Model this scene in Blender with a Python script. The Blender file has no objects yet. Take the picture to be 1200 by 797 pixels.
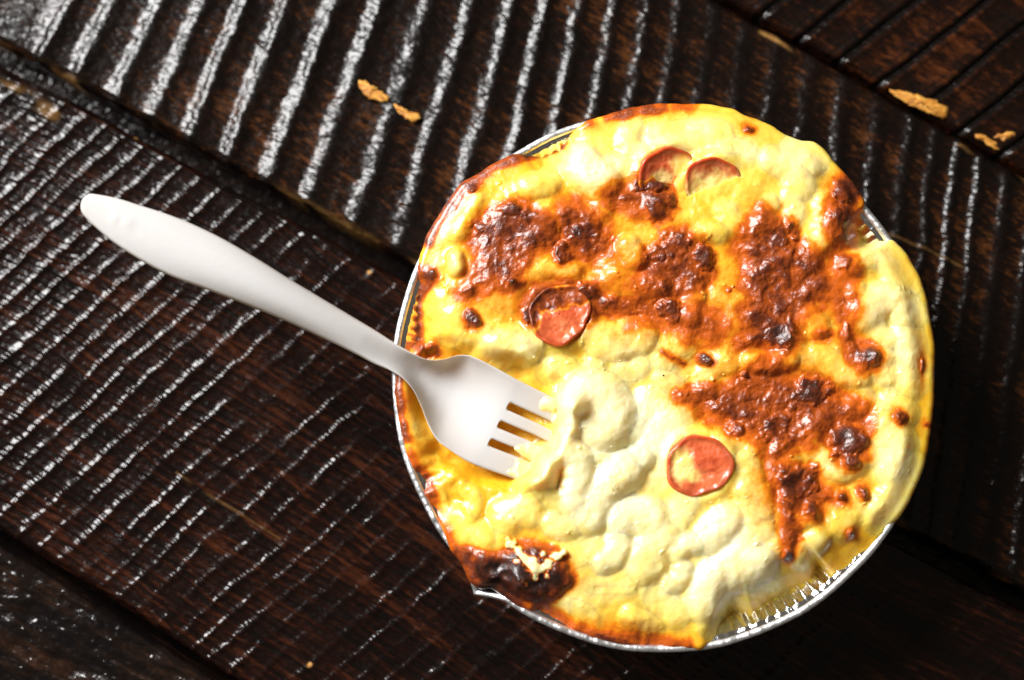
import bpy, math
import numpy as np
from mathutils import Vector, Matrix

# ------------------------------------------------------------------ scene, camera, light
scene = bpy.context.scene
col = scene.collection
H = 0.035                      # height of the foil rim above the table (m)
RIM = 0.0747                   # outer radius of the foil rim (m)
W_PX, H_PX = 1200.0, 797.0
LENS, SENSOR = 50.0, 36.0
MPP = RIM / 319.0              # metres per photo pixel at the rim
DIST = W_PX * MPP * LENS / SENSOR
TILT = math.radians(6.0)
AIM = np.array([-176 * MPP, 42.5 * MPP, H])

cam_data = bpy.data.cameras.new("camera")
cam = bpy.data.objects.new("camera", cam_data)
col.objects.link(cam)
scene.camera = cam
cam_data.lens = LENS
cam_data.sensor_width = SENSOR
cam_data.clip_start = 0.01
cam_data.clip_end = 20.0
C = AIM + DIST * np.array([0.0, -math.sin(TILT), math.cos(TILT)])
cam.location = C
cam.rotation_euler = (TILT, 0, 0)
cam_data.dof.use_dof = True
cam_data.dof.focus_distance = DIST + 0.004
cam_data.dof.aperture_fstop = 5.0

world = bpy.data.worlds.new("World")
scene.world = world
world.use_nodes = True
world.node_tree.nodes["Background"].inputs[0].default_value = (1.0, 0.86, 0.68, 1)
world.node_tree.nodes["Background"].inputs[1].default_value = 0.11


def area_light(name, loc, target, sx, sy, watts, color):
    d = bpy.data.lights.new(name, 'AREA')
    d.shape = 'RECTANGLE'
    d.size, d.size_y = sx, sy
    d.energy = watts
    d.color = color
    o = bpy.data.objects.new(name, d)
    col.objects.link(o)
    o.location = loc
    v = Vector(target) - Vector(loc)
    o.rotation_euler = v.to_track_quat('-Z', 'Y').to_euler()
    return o


# one window up and to the left, as the glare on the wood and the shadows show
area_light("window_light", (-0.95, 0.70, 0.92), (0.0, 0.0, 0.02), 0.60, 0.60, 60.0, (1.0, 0.99, 0.98))

scene.view_settings.view_transform = 'Standard'
scene.view_settings.look = 'None'
scene.view_settings.exposure = 0.0
scene.view_settings.gamma = 1.0
scene.render.engine = 'CYCLES'

# ------------------------------------------------------------------ pixel <-> world
ca, sa = math.cos(TILT), math.sin(TILT)
AX, AY, AZ = np.array([1.0, 0, 0]), np.array([0, ca, sa]), np.array([0, -sa, ca])  # camera axes


def unproj(px, py, z):
    px, py, z = np.broadcast_arrays(np.asarray(px, float), np.asarray(py, float), np.asarray(z, float))
    k = SENSOR / LENS / W_PX
    cx, cy = (px - W_PX / 2) * k, -(py - H_PX / 2) * k
    d = cx[..., None] * AX + cy[..., None] * AY - AZ
    t = (z - C[2]) / d[..., 2]
    return C + d * t[..., None]


def proj(x, y, z):
    p = np.stack(np.broadcast_arrays(x, y, z), -1) - C
    k = SENSOR / LENS / W_PX
    w = -(p @ AZ)
    return (p @ AX) / w / k + W_PX / 2, H_PX / 2 - (p @ AY) / w / k


# ------------------------------------------------------------------ numpy helpers
def _hash(ix, iy, seed):
    h = (ix.astype(np.int64) * 374761393 + iy.astype(np.int64) * 668265263 + seed * 974634777) & 0xFFFFFFFF
    h = ((h ^ (h >> 13)) * 1274126177) & 0xFFFFFFFF
    h = (h ^ (h >> 16)) & 0xFFFF
    return h / 65535.0


def vnoise(x, y, seed=0):
    ix, iy = np.floor(x), np.floor(y)
    fx, fy = x - ix, y - iy
    fx = fx * fx * fx * (fx * (fx * 6 - 15) + 10)
    fy = fy * fy * fy * (fy * (fy * 6 - 15) + 10)
    a, b = _hash(ix, iy, seed), _hash(ix + 1, iy, seed)
    c, d = _hash(ix, iy + 1, seed), _hash(ix + 1, iy + 1, seed)
    return ((a * (1 - fx) + b * fx) * (1 - fy) + (c * (1 - fx) + d * fx) * fy) * 2 - 1


def fbm(x, y, octaves=4, seed=0, gain=0.5):
    s, amp, tot = 0.0, 1.0, 0.0
    for o in range(octaves):
        c, d = math.cos(o * 1.3 + 0.4), math.sin(o * 1.3 + 0.4)
        s = s + amp * vnoise(x * c - y * d + 17.3 * o, x * d + y * c - 9.1 * o, seed + o)
        tot += amp
        amp *= gain
        x, y = x * 2.03, y * 2.03
    return s / tot


def sstep(a, b, x):
    t = np.clip((x - a) / (b - a), 0, 1)
    return t * t * (3 - 2 * t)


def smax(a, b, k):
    h = np.clip(0.5 + 0.5 * (a - b) / k, 0, 1)
    return b + (a - b) * h + k * h * (1 - h)


def seg_dist(x, y, pts):
    best = np.full(x.shape, 1e9)
    for (x0, y0), (x1, y1) in zip(pts[:-1], pts[1:]):
        dx, dy = x1 - x0, y1 - y0
        L = dx * dx + dy * dy + 1e-12
        t = np.clip(((x - x0) * dx + (y - y0) * dy) / L, 0, 1)
        best = np.minimum(best, np.hypot(x - x0 - t * dx, y - y0 - t * dy))
    return best


def poly_sd(x, y, pts):
    """signed distance, positive inside"""
    d = seg_dist(x, y, list(pts) + [pts[0]])
    inside = np.zeros(x.shape, bool)
    n = len(pts)
    for i in range(n):
        x0, y0 = pts[i]
        x1, y1 = pts[(i + 1) % n]
        if y0 == y1:
            continue
        c = (y0 > y) != (y1 > y)
        inside ^= c & (x < (x1 - x0) * (y - y0) / (y1 - y0) + x0)
    return np.where(inside, d, -d)


def Z(ox, oy, s, pts):
    return [(ox + a / s, oy + b / s) for a, b in pts]


def spline(xs, ys, q):
    """monotone-ish cubic (Catmull-Rom on a non-uniform grid)"""
    xs, ys = np.asarray(xs, float), np.asarray(ys, float)
    m = np.gradient(ys, xs)
    i = np.clip(np.searchsorted(xs, q) - 1, 0, len(xs) - 2)
    h = xs[i + 1] - xs[i]
    t = np.clip((q - xs[i]) / h, 0, 1)
    return ((2 * t**3 - 3 * t**2 + 1) * ys[i] + (t**3 - 2 * t**2 + t) * h * m[i]
            + (-2 * t**3 + 3 * t**2) * ys[i + 1] + (t**3 - t**2) * h * m[i + 1])


# ------------------------------------------------------------------ object helpers
def mesh_obj(name, verts, faces, mat, parent=None, smooth=True, attrs=None, normals=None):
    me = bpy.data.meshes.new(name)
    verts = np.asarray(verts, np.float32)
    if isinstance(faces, np.ndarray):
        nf, k = faces.shape
        me.vertices.add(len(verts))
        me.vertices.foreach_set("co", verts.ravel())
        me.loops.add(nf * k)
        me.loops.foreach_set("vertex_index", faces.astype(np.int32).ravel())
        me.polygons.add(nf)
        me.polygons.foreach_set("loop_start", (np.arange(nf) * k).astype(np.int32))
        me.update(calc_edges=True)
    else:
        me.from_pydata([tuple(v) for v in verts], [], faces)
        me.update()
    me.validate()
    if smooth:
        me.polygons.foreach_set("use_smooth", np.ones(len(me.polygons), bool))
    for k, v in (attrs or {}).items():
        a = me.attributes.new(k, 'FLOAT', 'POINT')
        a.data.foreach_set("value", np.asarray(v, np.float32))
    if normals is not None:
        me.normals_split_custom_set_from_vertices([tuple(n) for n in normals])
    me.materials.append(mat)
    o = bpy.data.objects.new(name, me)
    col.objects.link(o)
    if parent is not None:
        o.parent = parent
    return o


def empty(name, loc=(0, 0, 0)):
    o = bpy.data.objects.new(name, None)
    o.empty_display_size = 0.02
    o.location = loc
    col.objects.link(o)
    return o


def tag(o, label, cat, group=None):
    o["label"], o["category"] = label, cat
    if group:
        o["group"] = group
    return o


def grid_faces(nu, nv, wrap_v=False):
    i = np.arange(nu - 1)[:, None]
    j = np.arange(nv if wrap_v else nv - 1)[None, :]
    jn = (j + 1) % nv
    f = np.stack(np.broadcast_arrays(i * nv + j, (i + 1) * nv + j, (i + 1) * nv + jn, i * nv + jn), -1)
    return f.reshape(-1, 4)


# ------------------------------------------------------------------ materials
class NT:
    def __init__(self, name):
        self.m = bpy.data.materials.new(name)
        self.m.use_nodes = True
        self.t = self.m.node_tree
        self.b = self.t.nodes["Principled BSDF"]

    def n(self, typ, **kw):
        nd = self.t.nodes.new(typ)
        for k, v in kw.items():
            if k in nd.inputs:
                nd.inputs[k].default_value = v
            else:
                setattr(nd, k, v)
        return nd

    def l(self, a, b):
        self.t.links.new(a, b)

    def ramp(self, fac, stops, interp='LINEAR'):
        r = self.n('ShaderNodeValToRGB')
        cr = r.color_ramp
        cr.interpolation = interp
        while len(cr.elements) < len(stops):
            cr.elements.new(0.5)
        for e, (p, c) in zip(cr.elements, stops):
            e.position = p
            e.color = (*c, 1) if len(c) == 3 else c
        self.l(fac, r.inputs[0])
        return r.outputs[0]

    def attr(self, name):
        return self.n('ShaderNodeAttribute', attribute_name=name).outputs['Fac']

    def math(self, op, a, b=None, clamp=False):
        nd = self.n('ShaderNodeMath', operation=op, use_clamp=clamp)
        for i, v in enumerate((a, b)):
            if v is None:
                continue
            if isinstance(v, (int, float)):
                nd.inputs[i].default_value = v
            else:
                self.l(v, nd.inputs[i])
        return nd.outputs[0]

    def mix(self, fac, a, b, blend='MIX'):
        nd = self.n('ShaderNodeMix', data_type='RGBA', blend_type=blend)
        for s, v in ((nd.inputs[0], fac), (nd.inputs[6], a), (nd.inputs[7], b)):
            if isinstance(v, (int, float)):
                s.default_value = v
            elif isinstance(v, tuple):
                s.default_value = (*v, 1)
            else:
                self.l(v, s)
        return nd.outputs[2]

    def noise(self, vec, scale, detail=4.0, rough=0.55, dist=0.0):
        nd = self.n('ShaderNodeTexNoise')
        nd.inputs['Scale'].default_value = scale
        nd.inputs['Detail'].default_value = detail
        nd.inputs['Roughness'].default_value = rough
        nd.inputs['Distortion'].default_value = dist
        self.l(vec, nd.inputs['Vector'])
        return nd.outputs['Fac']

    def bump(self, height, strength, dist, normal=None):
        nd = self.n('ShaderNodeBump')
        nd.inputs['Strength'].default_value = strength
        nd.inputs['Distance'].default_value = dist
        self.l(height, nd.inputs['Height'])
        if normal is not None:
            self.l(normal, nd.inputs['Normal'])
        return nd.outputs[0]

    def mapped(self, scale):
        tc = self.n('ShaderNodeTexCoord')
        mp = self.n('ShaderNodeMapping')
        mp.inputs['Scale'].default_value = scale
        self.l(tc.outputs['Object'], mp.inputs[0])
        return mp.outputs[0]


def food_material(name, flesh=None):
    m = NT(name)
    co = m.n('ShaderNodeTexCoord').outputs['Object']
    brown, yellow = m.attr('brown'), m.attr('yellow')
    n1 = m.noise(co, 420, 5, 0.6)
    n2 = m.noise(co, 1500, 3, 0.6)
    n3 = m.noise(co, 130, 4, 0.5)
    cream = m.ramp(m.math('ADD', yellow, m.math('ADD', m.math('MULTIPLY', m.math('SUBTRACT', n3, 0.5), 0.75), m.math('MULTIPLY', m.math('SUBTRACT', n1, 0.5), 0.40))), [
        (0.0, (0.96, 0.82, 0.46)), (0.28, (0.93, 0.74, 0.27)), (0.62, (0.89, 0.62, 0.10)), (1.0, (0.80, 0.41, 0.014))])
    if flesh is not None:
        sauce = m.attr('sauce')
        f = m.ramp(n3, [(0.25, flesh[0]), (0.55, flesh[1]), (0.85, flesh[2])])
        skin = m.attr('skin')
        f = m.mix(m.math('MULTIPLY', skin, n3), f, (0.50, 0.065, 0.014))
        cream = m.mix(m.math('MULTIPLY', sauce, 1.0, True), f, cream)
    bb = m.math('ADD', brown, m.math('MULTIPLY', m.math('MULTIPLY', m.math('SUBTRACT', n1, 0.5), 0.75),
                                     m.math('MULTIPLY', brown, 1.6, True)), True)
    crust = m.ramp(bb, [(0.0, (0.84, 0.52, 0.05)), (0.16, (0.80, 0.28, 0.008)), (0.32, (0.56, 0.105, 0.004)),
                        (0.50, (0.34, 0.060, 0.005)), (0.72, (0.125, 0.022, 0.006)), (0.92, (0.048, 0.012, 0.006)), (1.0, (0.022, 0.008, 0.006))])
    fac = m.n('ShaderNodeMapRange')
    m.l(bb, fac.inputs[0])
    fac.inputs[1].default_value, fac.inputs[2].default_value = 0.02, 0.20
    pep = m.n('ShaderNodeTexVoronoi')
    pep.inputs['Scale'].default_value = 260
    m.l(co, pep.inputs['Vector'])
    dot = m.math('MULTIPLY', m.math('LESS_THAN', pep.outputs['Distance'], 0.065), m.math('GREATER_THAN', m.noise(co, 300, 1, 0.5), 0.66))
    cream = m.mix(m.math('MULTIPLY', dot, 0.55), cream, (0.30, 0.17, 0.04))
    m.l(m.mix(fac.outputs[0], cream, crust), m.b.inputs['Base Color'])
    m.b.inputs['Roughness'].default_value = 0.36
    rr = m.n('ShaderNodeMapRange')
    m.l(bb, rr.inputs[0])
    rr.inputs[3].default_value, rr.inputs[4].default_value = 0.34, 0.30
    m.l(rr.outputs[0], m.b.inputs['Roughness'])
    ss = m.n('ShaderNodeMapRange')
    m.l(bb, ss.inputs[0])
    ss.inputs[2].default_value = 0.5
    ss.inputs[3].default_value, ss.inputs[4].default_value = 0.75, 0.04
    m.l(ss.outputs[0], m.b.inputs['Subsurface Weight'])
    m.b.inputs['Subsurface Radius'].default_value = (1.0, 0.72, 0.30)
    m.b.inputs['Subsurface Scale'].default_value = 0.0040
    m.b.inputs['Coat Weight'].default_value = 0.24
    m.b.inputs['Coat Roughness'].default_value = 0.22
    bh = m.math('MULTIPLY', m.math('ADD', n1, m.math('MULTIPLY', n2, 0.45)),
                m.math('ADD', m.math('MULTIPLY', bb, 0.50), 0.34))
    m.l(m.bump(bh, 0.75, 0.0006), m.b.inputs['Normal'])
    return m.m


def plastic_material():
    m = NT("white_plastic")
    co = m.n('ShaderNodeTexCoord').outputs['Object']
    m.b.inputs['Base Color'].default_value = (0.62, 0.62, 0.62, 1)
    m.b.inputs['Roughness'].default_value = 0.34
    m.b.inputs['Subsurface Weight'].default_value = 0.0
    m.b.inputs['Subsurface Radius'].default_value = (1, 0.8, 0.6)
    m.b.inputs['Subsurface Scale'].default_value = 0.002
    m.l(m.bump(m.noise(co, 260, 3, 0.5), 0.12, 0.0005), m.b.inputs['Normal'])
    tr = m.n('ShaderNodeBsdfTranslucent')
    tr.inputs[0].default_value = (0.95, 0.74, 0.42, 1)  # food's yellow light in the shaded bowl, put into the plastic's tint
    mx = m.n('ShaderNodeMixShader')
    mx.inputs[0].default_value = 0.25
    out = m.t.nodes['Material Output']
    m.l(m.b.outputs[0], mx.inputs[1])
    m.l(tr.outputs[0], mx.inputs[2])
    m.l(mx.outputs[0], out.inputs[0])
    return m.m


def foil_material(name="aluminium_foil", lo=0.07, hi=0.22):
    m = NT(name)
    co = m.n('ShaderNodeTexCoord').outputs['Object']
    m.b.inputs['Base Color'].default_value = (0.86, 0.86, 0.87, 1)
    m.b.inputs['Metallic'].default_value = 1.0
    n = m.noise(co, 500, 4, 0.6)
    r = m.n('ShaderNodeMapRange')
    m.l(n, r.inputs[0])
    r.inputs[3].default_value, r.inputs[4].default_value = lo, hi
    m.l(r.outputs[0], m.b.inputs['Roughness'])
    grease = m.noise(co, 90, 4, 0.6)
    m.l(m.mix(m.math('GREATER_THAN', grease, 0.72), (0.86, 0.86, 0.87), (0.50, 0.25, 0.08)), m.b.inputs['Base Color'])
    m.l(m.bump(n, 0.35, 0.0006), m.b.inputs['Normal'])
    return m.m


def wood_material(name, dark, mid, warm, gx, gy, rough, fine, mid_at=0.50):
    """stained, varnished rough-sawn wood; grain runs along the plank's local x"""
    m = NT(name)
    grain = m.noise(m.mapped((gx, gy, gy)), 1.0, 5, 0.62, 0.4)
    fib = m.noise(m.mapped((gx * 3.0, gy * 2.6, gy * 2.6)), 1.0, 3, 0.6, 0.3)
    blot = m.noise(m.mapped((28, 45, 45)), 1.0, 4, 0.6)
    f = m.math('ADD', m.math('MULTIPLY', grain, 0.62), m.math('MULTIPLY', fib, 0.38))
    f = m.math('ADD', f, m.math('MULTIPLY', m.math('SUBTRACT', blot, 0.5), 0.25))
    f = m.math('ADD', f, m.math('MULTIPLY', m.attr('tone'), 0.12))
    c = m.ramp(f, [(0.42, dark), (mid_at + 0.04, mid), (0.74, warm)])
    raw = m.attr('raw')
    rawc = m.ramp(fib, [(0.3, (0.30, 0.12, 0.025)), (0.6, (0.62, 0.33, 0.10))])
    m.l(m.mix(raw, c, rawc), m.b.inputs['Base Color'])
    rg = m.n('ShaderNodeMapRange')
    m.l(blot, rg.inputs[0])
    rg.inputs[3].default_value, rg.inputs[4].default_value = rough - 0.07, rough + 0.10
    m.l(rg.outputs[0], m.b.inputs['Roughness'])
    m.b.inputs['Specular IOR Level'].default_value = 0.25
    m.b.inputs['Coat Weight'].default_value = 0.08
    m.b.inputs['Coat Roughness'].default_value = 0.14
    h = m.noise(m.mapped((gx, gy * 0.8, gy * 0.8)), 1.0, 1, 0.5, 0.3)
    pit = m.noise(m.mapped((380, 620, 620)), 1.0, 1, 0.5, 0.5)
    h = m.math('ADD', h, m.math('MULTIPLY', pit, 0.7))
    nrm = m.bump(h, fine, 0.0012)
    m.l(nrm, m.b.inputs['Normal'])
    m.l(nrm, m.b.inputs['Coat Normal'])
    return m.m


MAT_CHEESE = food_material("baked_cheese")
MAT_SAUSAGE = food_material("sausage", ((0.48, 0.060, 0.018), (0.66, 0.14, 0.045), (0.80, 0.34, 0.15)))
MAT_PLASTIC = plastic_material()
MAT_FOIL = foil_material()
MAT_RIM = foil_material("rolled_foil_rim", 0.34, 0.62)
D0 = (0.0030, 0.0018, 0.0015)
MAT_WOOD_A = wood_material("stained_wood_saw_marked", D0, (0.0075, 0.0028, 0.0015), (0.080, 0.026, 0.0065), 170, 620, 0.26, 0.36, 0.53)
MAT_WOOD_B = wood_material("stained_wood_cross_grained", D0, (0.0085, 0.0025, 0.0016), (0.050, 0.013, 0.0045), 70, 520, 0.22, 0.40, 0.52)
MAT_WOOD_C = wood_material("stained_wood_red_brown", D0, (0.010, 0.0030, 0.0014), (0.075, 0.020, 0.005), 120, 420, 0.26, 0.36, 0.52)
MAT_WOOD_D = wood_material("stained_wood_black", (0.004, 0.003, 0.003), (0.007, 0.004, 0.003), (0.03, 0.013, 0.007), 60, 300, 0.18, 0.50)

# ------------------------------------------------------------------ table top
sub_z = -0.024
tabletop = mesh_obj("tabletop", [(-0.62, -0.55, sub_z - 0.01), (0.62, -0.55, sub_z - 0.01), (0.62, 0.62, sub_z - 0.01), (-0.62, 0.62, sub_z - 0.01),
                                 (-0.62, -0.55, sub_z), (0.62, -0.55, sub_z), (0.62, 0.62, sub_z), (-0.62, 0.62, sub_z)],
                    [(3, 2, 1, 0), (4, 5, 6, 7), (0, 1, 5, 4), (1, 2, 6, 5), (2, 3, 7, 6), (3, 0, 4, 7)], MAT_WOOD_D, smooth=False)
tabletop["kind"] = "structure"

# seams between planks, as photo pixels on the table plane
S_TR = unproj([865, 1200], [8, 199], 0.0)[:, :2]
S_1 = unproj([0, 480], [62, 319], 0.0)[:, :2]
S_2 = unproj([0, 260], [632, 797], 0.0)[:, :2]
ANG = math.radians(-29.5)
DU = np.array([math.cos(ANG), math.sin(ANG)])
DV = np.array([-math.sin(ANG), math.cos(ANG)])      # towards the upper right of the picture


def seam_line(p):
    a, b = p
    u0, v0, u1, v1 = a @ DU, a @ DV, b @ DU, b @ DV
    s = (v1 - v0) / (u1 - u0)
    return lambda u: v0 + s * (u - u0)


L_TR, L_1, L_2 = seam_line(S_TR), seam_line(S_1), seam_line(S_2)
L_0 = lambda u: L_TR(u) + 0.118
L_00 = lambda u: L_TR(u) + 0.235
L_3 = lambda u: L_2(u) - 0.112
L_33 = lambda u: L_2(u) - 0.225


def ridge_phase(px, py, x0s, kx, kv):
    x0 = px + np.interp(px, kx, kv) * py
    for _ in range(6):
        x0 = px + np.interp(x0, kx, kv) * py
    n = np.arange(len(x0s))
    ph = np.interp(x0, x0s, n)
    lo, hi = x0s[0], x0s[-1]
    ph = np.where(x0 < lo, (x0 - lo) / 52.0, ph)
    ph = np.where(x0 > hi, n[-1] + (x0 - hi) / 34.0, ph)
    return ph, x0


def plank(lo, hi, gap_lo, gap_hi, mat, height, fine=True, label=None):
    if fine:
        u = np.concatenate([np.linspace(-0.52, -0.215, 60, endpoint=False), np.arange(-0.215, 0.205, 0.00046), np.linspace(0.205, 0.52, 60)])
        nv = 250
    else:
        u, nv = np.linspace(-0.52, 0.52, 240), 40
    t = np.linspace(0, 1, nv)
    U = np.repeat(u[:, None], nv, 1)
    lo_u, hi_u = lo(u), hi(u)
    wob = lambda s: 0.0009 * fbm(u * 28, u * 0 + s, 3, 5)
    a, b = lo_u + gap_lo + wob(3.3), hi_u - gap_hi + wob(8.1)
    V = a[:, None] + (b - a)[:, None] * t[None, :]
    X, Y = U * DU[0] + V * DV[0], U * DU[1] + V * DV[1]
    z, tone, raw = height(U, V, X, Y)
    e = np.minimum(V - a[:, None], b[:, None] - V)         # rounded, worn long edges
    bev = 0.0028 * (1 + 0.5 * fbm(U * 60, V * 60, 3, 9))
    q = np.clip(1 - e / bev, 0, 1)
    z = z - 0.0022 * q**2.2
    raw = np.maximum(raw, 0)
    nu = len(u)
    # walls down the long edges
    Ue = np.concatenate([U[:, :1], U, U[:, -1:]], 1)
    Ve = np.concatenate([V[:, :1], V, V[:, -1:]], 1)
    zz = np.full((nu, 1), -0.0225)
    Ze = np.concatenate([zz, z, zz], 1)
    pad = lambda A: np.concatenate([A[:, :1], A, A[:, -1:]], 1)
    verts = np.stack([Ue, Ve, Ze], -1).reshape(-1, 3)
    f = grid_faces(nu, nv + 2)
    o = mesh_obj("plank", verts, f, mat, tabletop, True, {"tone": pad(tone).ravel(), "raw": pad(raw).ravel()})
    o.rotation_euler = (0, 0, ANG)
    if label:
        o["label"] = label
    return o


X0_A = [85, 135, 190, 241, 288, 340, 396, 450, 507, 557, 605, 645, 683, 724, 762, 800, 842, 882, 922, 963, 1004, 1050, 1087, 1119, 1148, 1178, 1212, 1246]
KX_A = [-300, 0, 150, 300, 450, 560, 680, 760, 990, 1200, 1600]
KV_A = [0.66, 0.58, 0.50, 0.40, 0.36, 0.31, 0.20, 0.15, 0.11, 0.13, 0.13]


def height_a(U, V, X, Y):                      # wide curved saw marks
    px, py = proj(X, Y, 0 * X)
    wx = 4.0 * fbm(X * 70, Y * 70, 4, 11) + 2.2 * fbm(U * 420, V * 420, 2, 12)
    ph, x0 = ridge_phase(px + wx, py, X0_A, KX_A, KV_A)
    amp = np.interp(x0, [0, 350, 620, 800, 1000, 1250], [0.95, 1.0, 0.85, 0.62, 0.68, 0.66]) * 1e-3
    amp = amp * (0.85 + 0.45 * fbm(ph * 0.9, V * 25, 2, 21))
    w = ph - np.floor(ph)
    prof = np.cos(2 * np.pi * w) * 0.5 + 0.13 * np.cos(4 * np.pi * w + 0.7)
    z = amp * prof * 1.35
    tex = fbm(U * 260, V * 900, 3, 31)
    cross = np.sin(2 * np.pi * (V * 560 + 2.2 * fbm(U * 60, V * 90, 3, 33)))
    z = z + 0.00013 * tex + 0.00007 * cross + 0.00017 * fbm(U * 50, V * 70, 3, 35)
    # knotty, smoother stretch above the dish
    knot = np.exp(-(((px - 860) / 110)**2 + ((py - 60) / 70)**2))
    z = z * (1 - 0.6 * knot) + knot * 0.00025 * fbm(U * 190, V * 420, 3, 41)
    tone = -1.0 * prof + 0.8 * fbm(U * 25, V * 120, 3, 43)
    raw = np.zeros_like(z)
    edge = np.exp(-((py - (62 + 0.535 * px) + 14) / 5.0)**2)
    raw = np.maximum(raw, 0.30 * edge * sstep(0.0, 0.4, fbm(U * 90, V * 300, 3, 45)))
    line = seg_dist(px, py, [(1040, 272), (1085, 290), (1130, 312)])
    raw = np.maximum(raw, 0.16 * sstep(2.2, 0.6, line))
    e2 = np.abs(py - (199 + 0.57 * (px - 1200)) - 9)
    raw = np.maximum(raw, 0.55 * sstep(7, 2, e2) * sstep(0.15, 0.5, fbm(U * 80, V * 200, 3, 47)))
    return z - 0.0014, tone, raw


X0_B = list(np.cumsum(np.r_[0, 35 + 9 * np.random.default_rng(4).uniform(-1, 1, 44)]) - 40.0)


def height_b(U, V, X, Y):                      # broken saw marks crossed by grain
    px, py = proj(X, Y, 0 * X)
    wx = 7.0 * fbm(X * 55, Y * 55, 4, 51) + 3.0 * fbm(U * 380, V * 380, 2, 52)
    k = np.interp(px, [-200, 0, 250, 500, 1200], [1.05, 1.05, 1.04, 1.0, 0.85])
    x0 = px + wx + k * py
    ph = np.interp(x0, np.array(X0_B) + 180, np.arange(len(X0_B)))
    ph = np.where(x0 < 140, (x0 - 140) / 35, ph)
    ph = np.where(x0 > X0_B[-1] + 180, len(X0_B) - 1 + (x0 - X0_B[-1] - 180) / 35, ph)
    w = ph - np.floor(ph)
    prof = np.exp(-((w - 0.5) / 0.15)**2)
    brk = 0.58 + 0.75 * fbm(np.floor(ph) * 7.3, V * 75, 3, 53) + 0.35 * fbm(X * 22, Y * 22, 2, 54)
    z = 0.00052 * prof * np.clip(brk, 0.05, 1.3)
    bend = V + 0.010 * np.sin((U + 0.04) * 12) + 0.004 * fbm(U * 16, V * 16, 2, 55)
    g = bend * 430 + 1.2 * fbm(U * 30, V * 60, 3, 57)
    gw = g - np.floor(g)
    gid = _hash(np.floor(g), 0 * g, 3)
    groove = np.exp(-((gw - 0.5) / 0.16)**2) * (0.35 + 0.65 * gid)
    z = z - 0.00062 * groove + 0.00014 * fbm(U * 220, V * 700, 3, 59) + 0.00015 * fbm(U * 60, V * 60, 3, 61)
    tone = 0.9 * fbm(U * 20, bend * 160, 3, 63) - 1.2 * groove + 0.4
    raw = np.zeros_like(z)
    s = seg_dist(px, py, [(205, 553), (240, 578), (285, 605), (327, 632)])
    raw = np.maximum(raw, 0.14 * sstep(2.0, 0.4, s) * sstep(-0.5, 0.2, fbm(U * 150, V * 200, 2, 65)))
    s = seg_dist(px, py, [(0, 85), (25, 108), (60, 132)])
    raw = np.maximum(raw, 0.20 * sstep(12, 3, s) * sstep(-0.1, 0.4, fbm(U * 60, V * 260, 3, 66)))
    for cx, cy, r in ((157, 157, 3.5), (362, 780, 3.5), (432, 318, 3.0)):
        raw = np.maximum(raw, sstep(r, r * 0.4, np.hypot(px - cx, py - cy)))
    return z - 0.0016, tone, raw


def height_c(U, V, X, Y):                      # red-brown board with deep straight saw cuts
    px, py = proj(X, Y, 0 * X)
    x0 = px + 1.27 * py + 6.0 * fbm(X * 50, Y * 50, 3, 71)
    g = (x0 - 1074) / 82.0
    w = g - np.floor(g + 0.5)
    cut = np.exp(-(w / 0.075)**2)
    sub = (g * 2 + 0.5) - np.floor(g * 2 + 1.0)
    cut2 = np.exp(-(sub / 0.07)**2)
    z = -0.0014 * cut - 0.00010 * cut2 + 0.0003 * np.cos(2 * np.pi * g) + 0.00015 * fbm(U * 120, V * 300, 3, 73)
    tone = 0.7 * fbm(U * 60, V * 120, 3, 75) - 3.0 * cut - 0.4 * cut2 + 0.4
    s = seg_dist(px, py, [(1052, 112), (1080, 120), (1104, 131)])
    raw = np.zeros_like(z)
    return z - 0.0008, tone, raw


def height_d(U, V, X, Y):                      # black lumpy board
    z = 0.0011 * fbm(U * 90, V * 230, 3, 81) + 0.0002 * fbm(U * 400, V * 700, 3, 83)
    return z - 0.0010, fbm(U * 30, V * 150, 3, 85), np.zeros_like(z)


def height_plain(seed):
    def f(U, V, X, Y):
        z = 0.0004 * fbm(U * 60, V * 160, 3, seed)
        return z - 0.0010, fbm(U * 30, V * 150, 3, seed + 4), np.zeros_like(z)
    return f


plank(L_0, L_00, 0.001, 0.001, MAT_WOOD_D, height_plain(91), fine=False)
plank_c = plank(L_TR, L_0, 0.0006, 0.001, MAT_WOOD_C, height_c, label="red-brown plank with deep slanting saw cuts")
plank_a = plank(L_1, L_TR, 0.0030, 0.0006, MAT_WOOD_A, height_a, label="dark plank with wide curved glossy saw marks")
plank_b = plank(L_2, L_1, 0.0016, 0.0028, MAT_WOOD_B, height_b, label="dark plank with saw marks crossed by grain")
plank_d = plank(L_3, L_2, 0.001, 0.0018, MAT_WOOD_D, height_d, label="black lumpy glossy plank")
plank(L_33, L_3, 0.001, 0.001, MAT_WOOD_B, height_plain(97), fine=False)


# raw wood chips and flakes
def raw_material():
    m = NT("raw_wood")
    n = m.noise(m.mapped((300, 900, 900)), 1.0, 4, 0.6)
    m.l(m.ramp(n, [(0.32, (0.16, 0.045, 0.004)), (0.5, (0.52, 0.21, 0.022)), (0.68, (0.70, 0.37, 0.07))]), m.b.inputs['Base Color'])
    m.b.inputs['Roughness'].default_value = 0.6
    m.l(m.bump(n, 0.6, 0.0008), m.b.inputs['Normal'])
    return m.m


MAT_RAW = raw_material()


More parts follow.
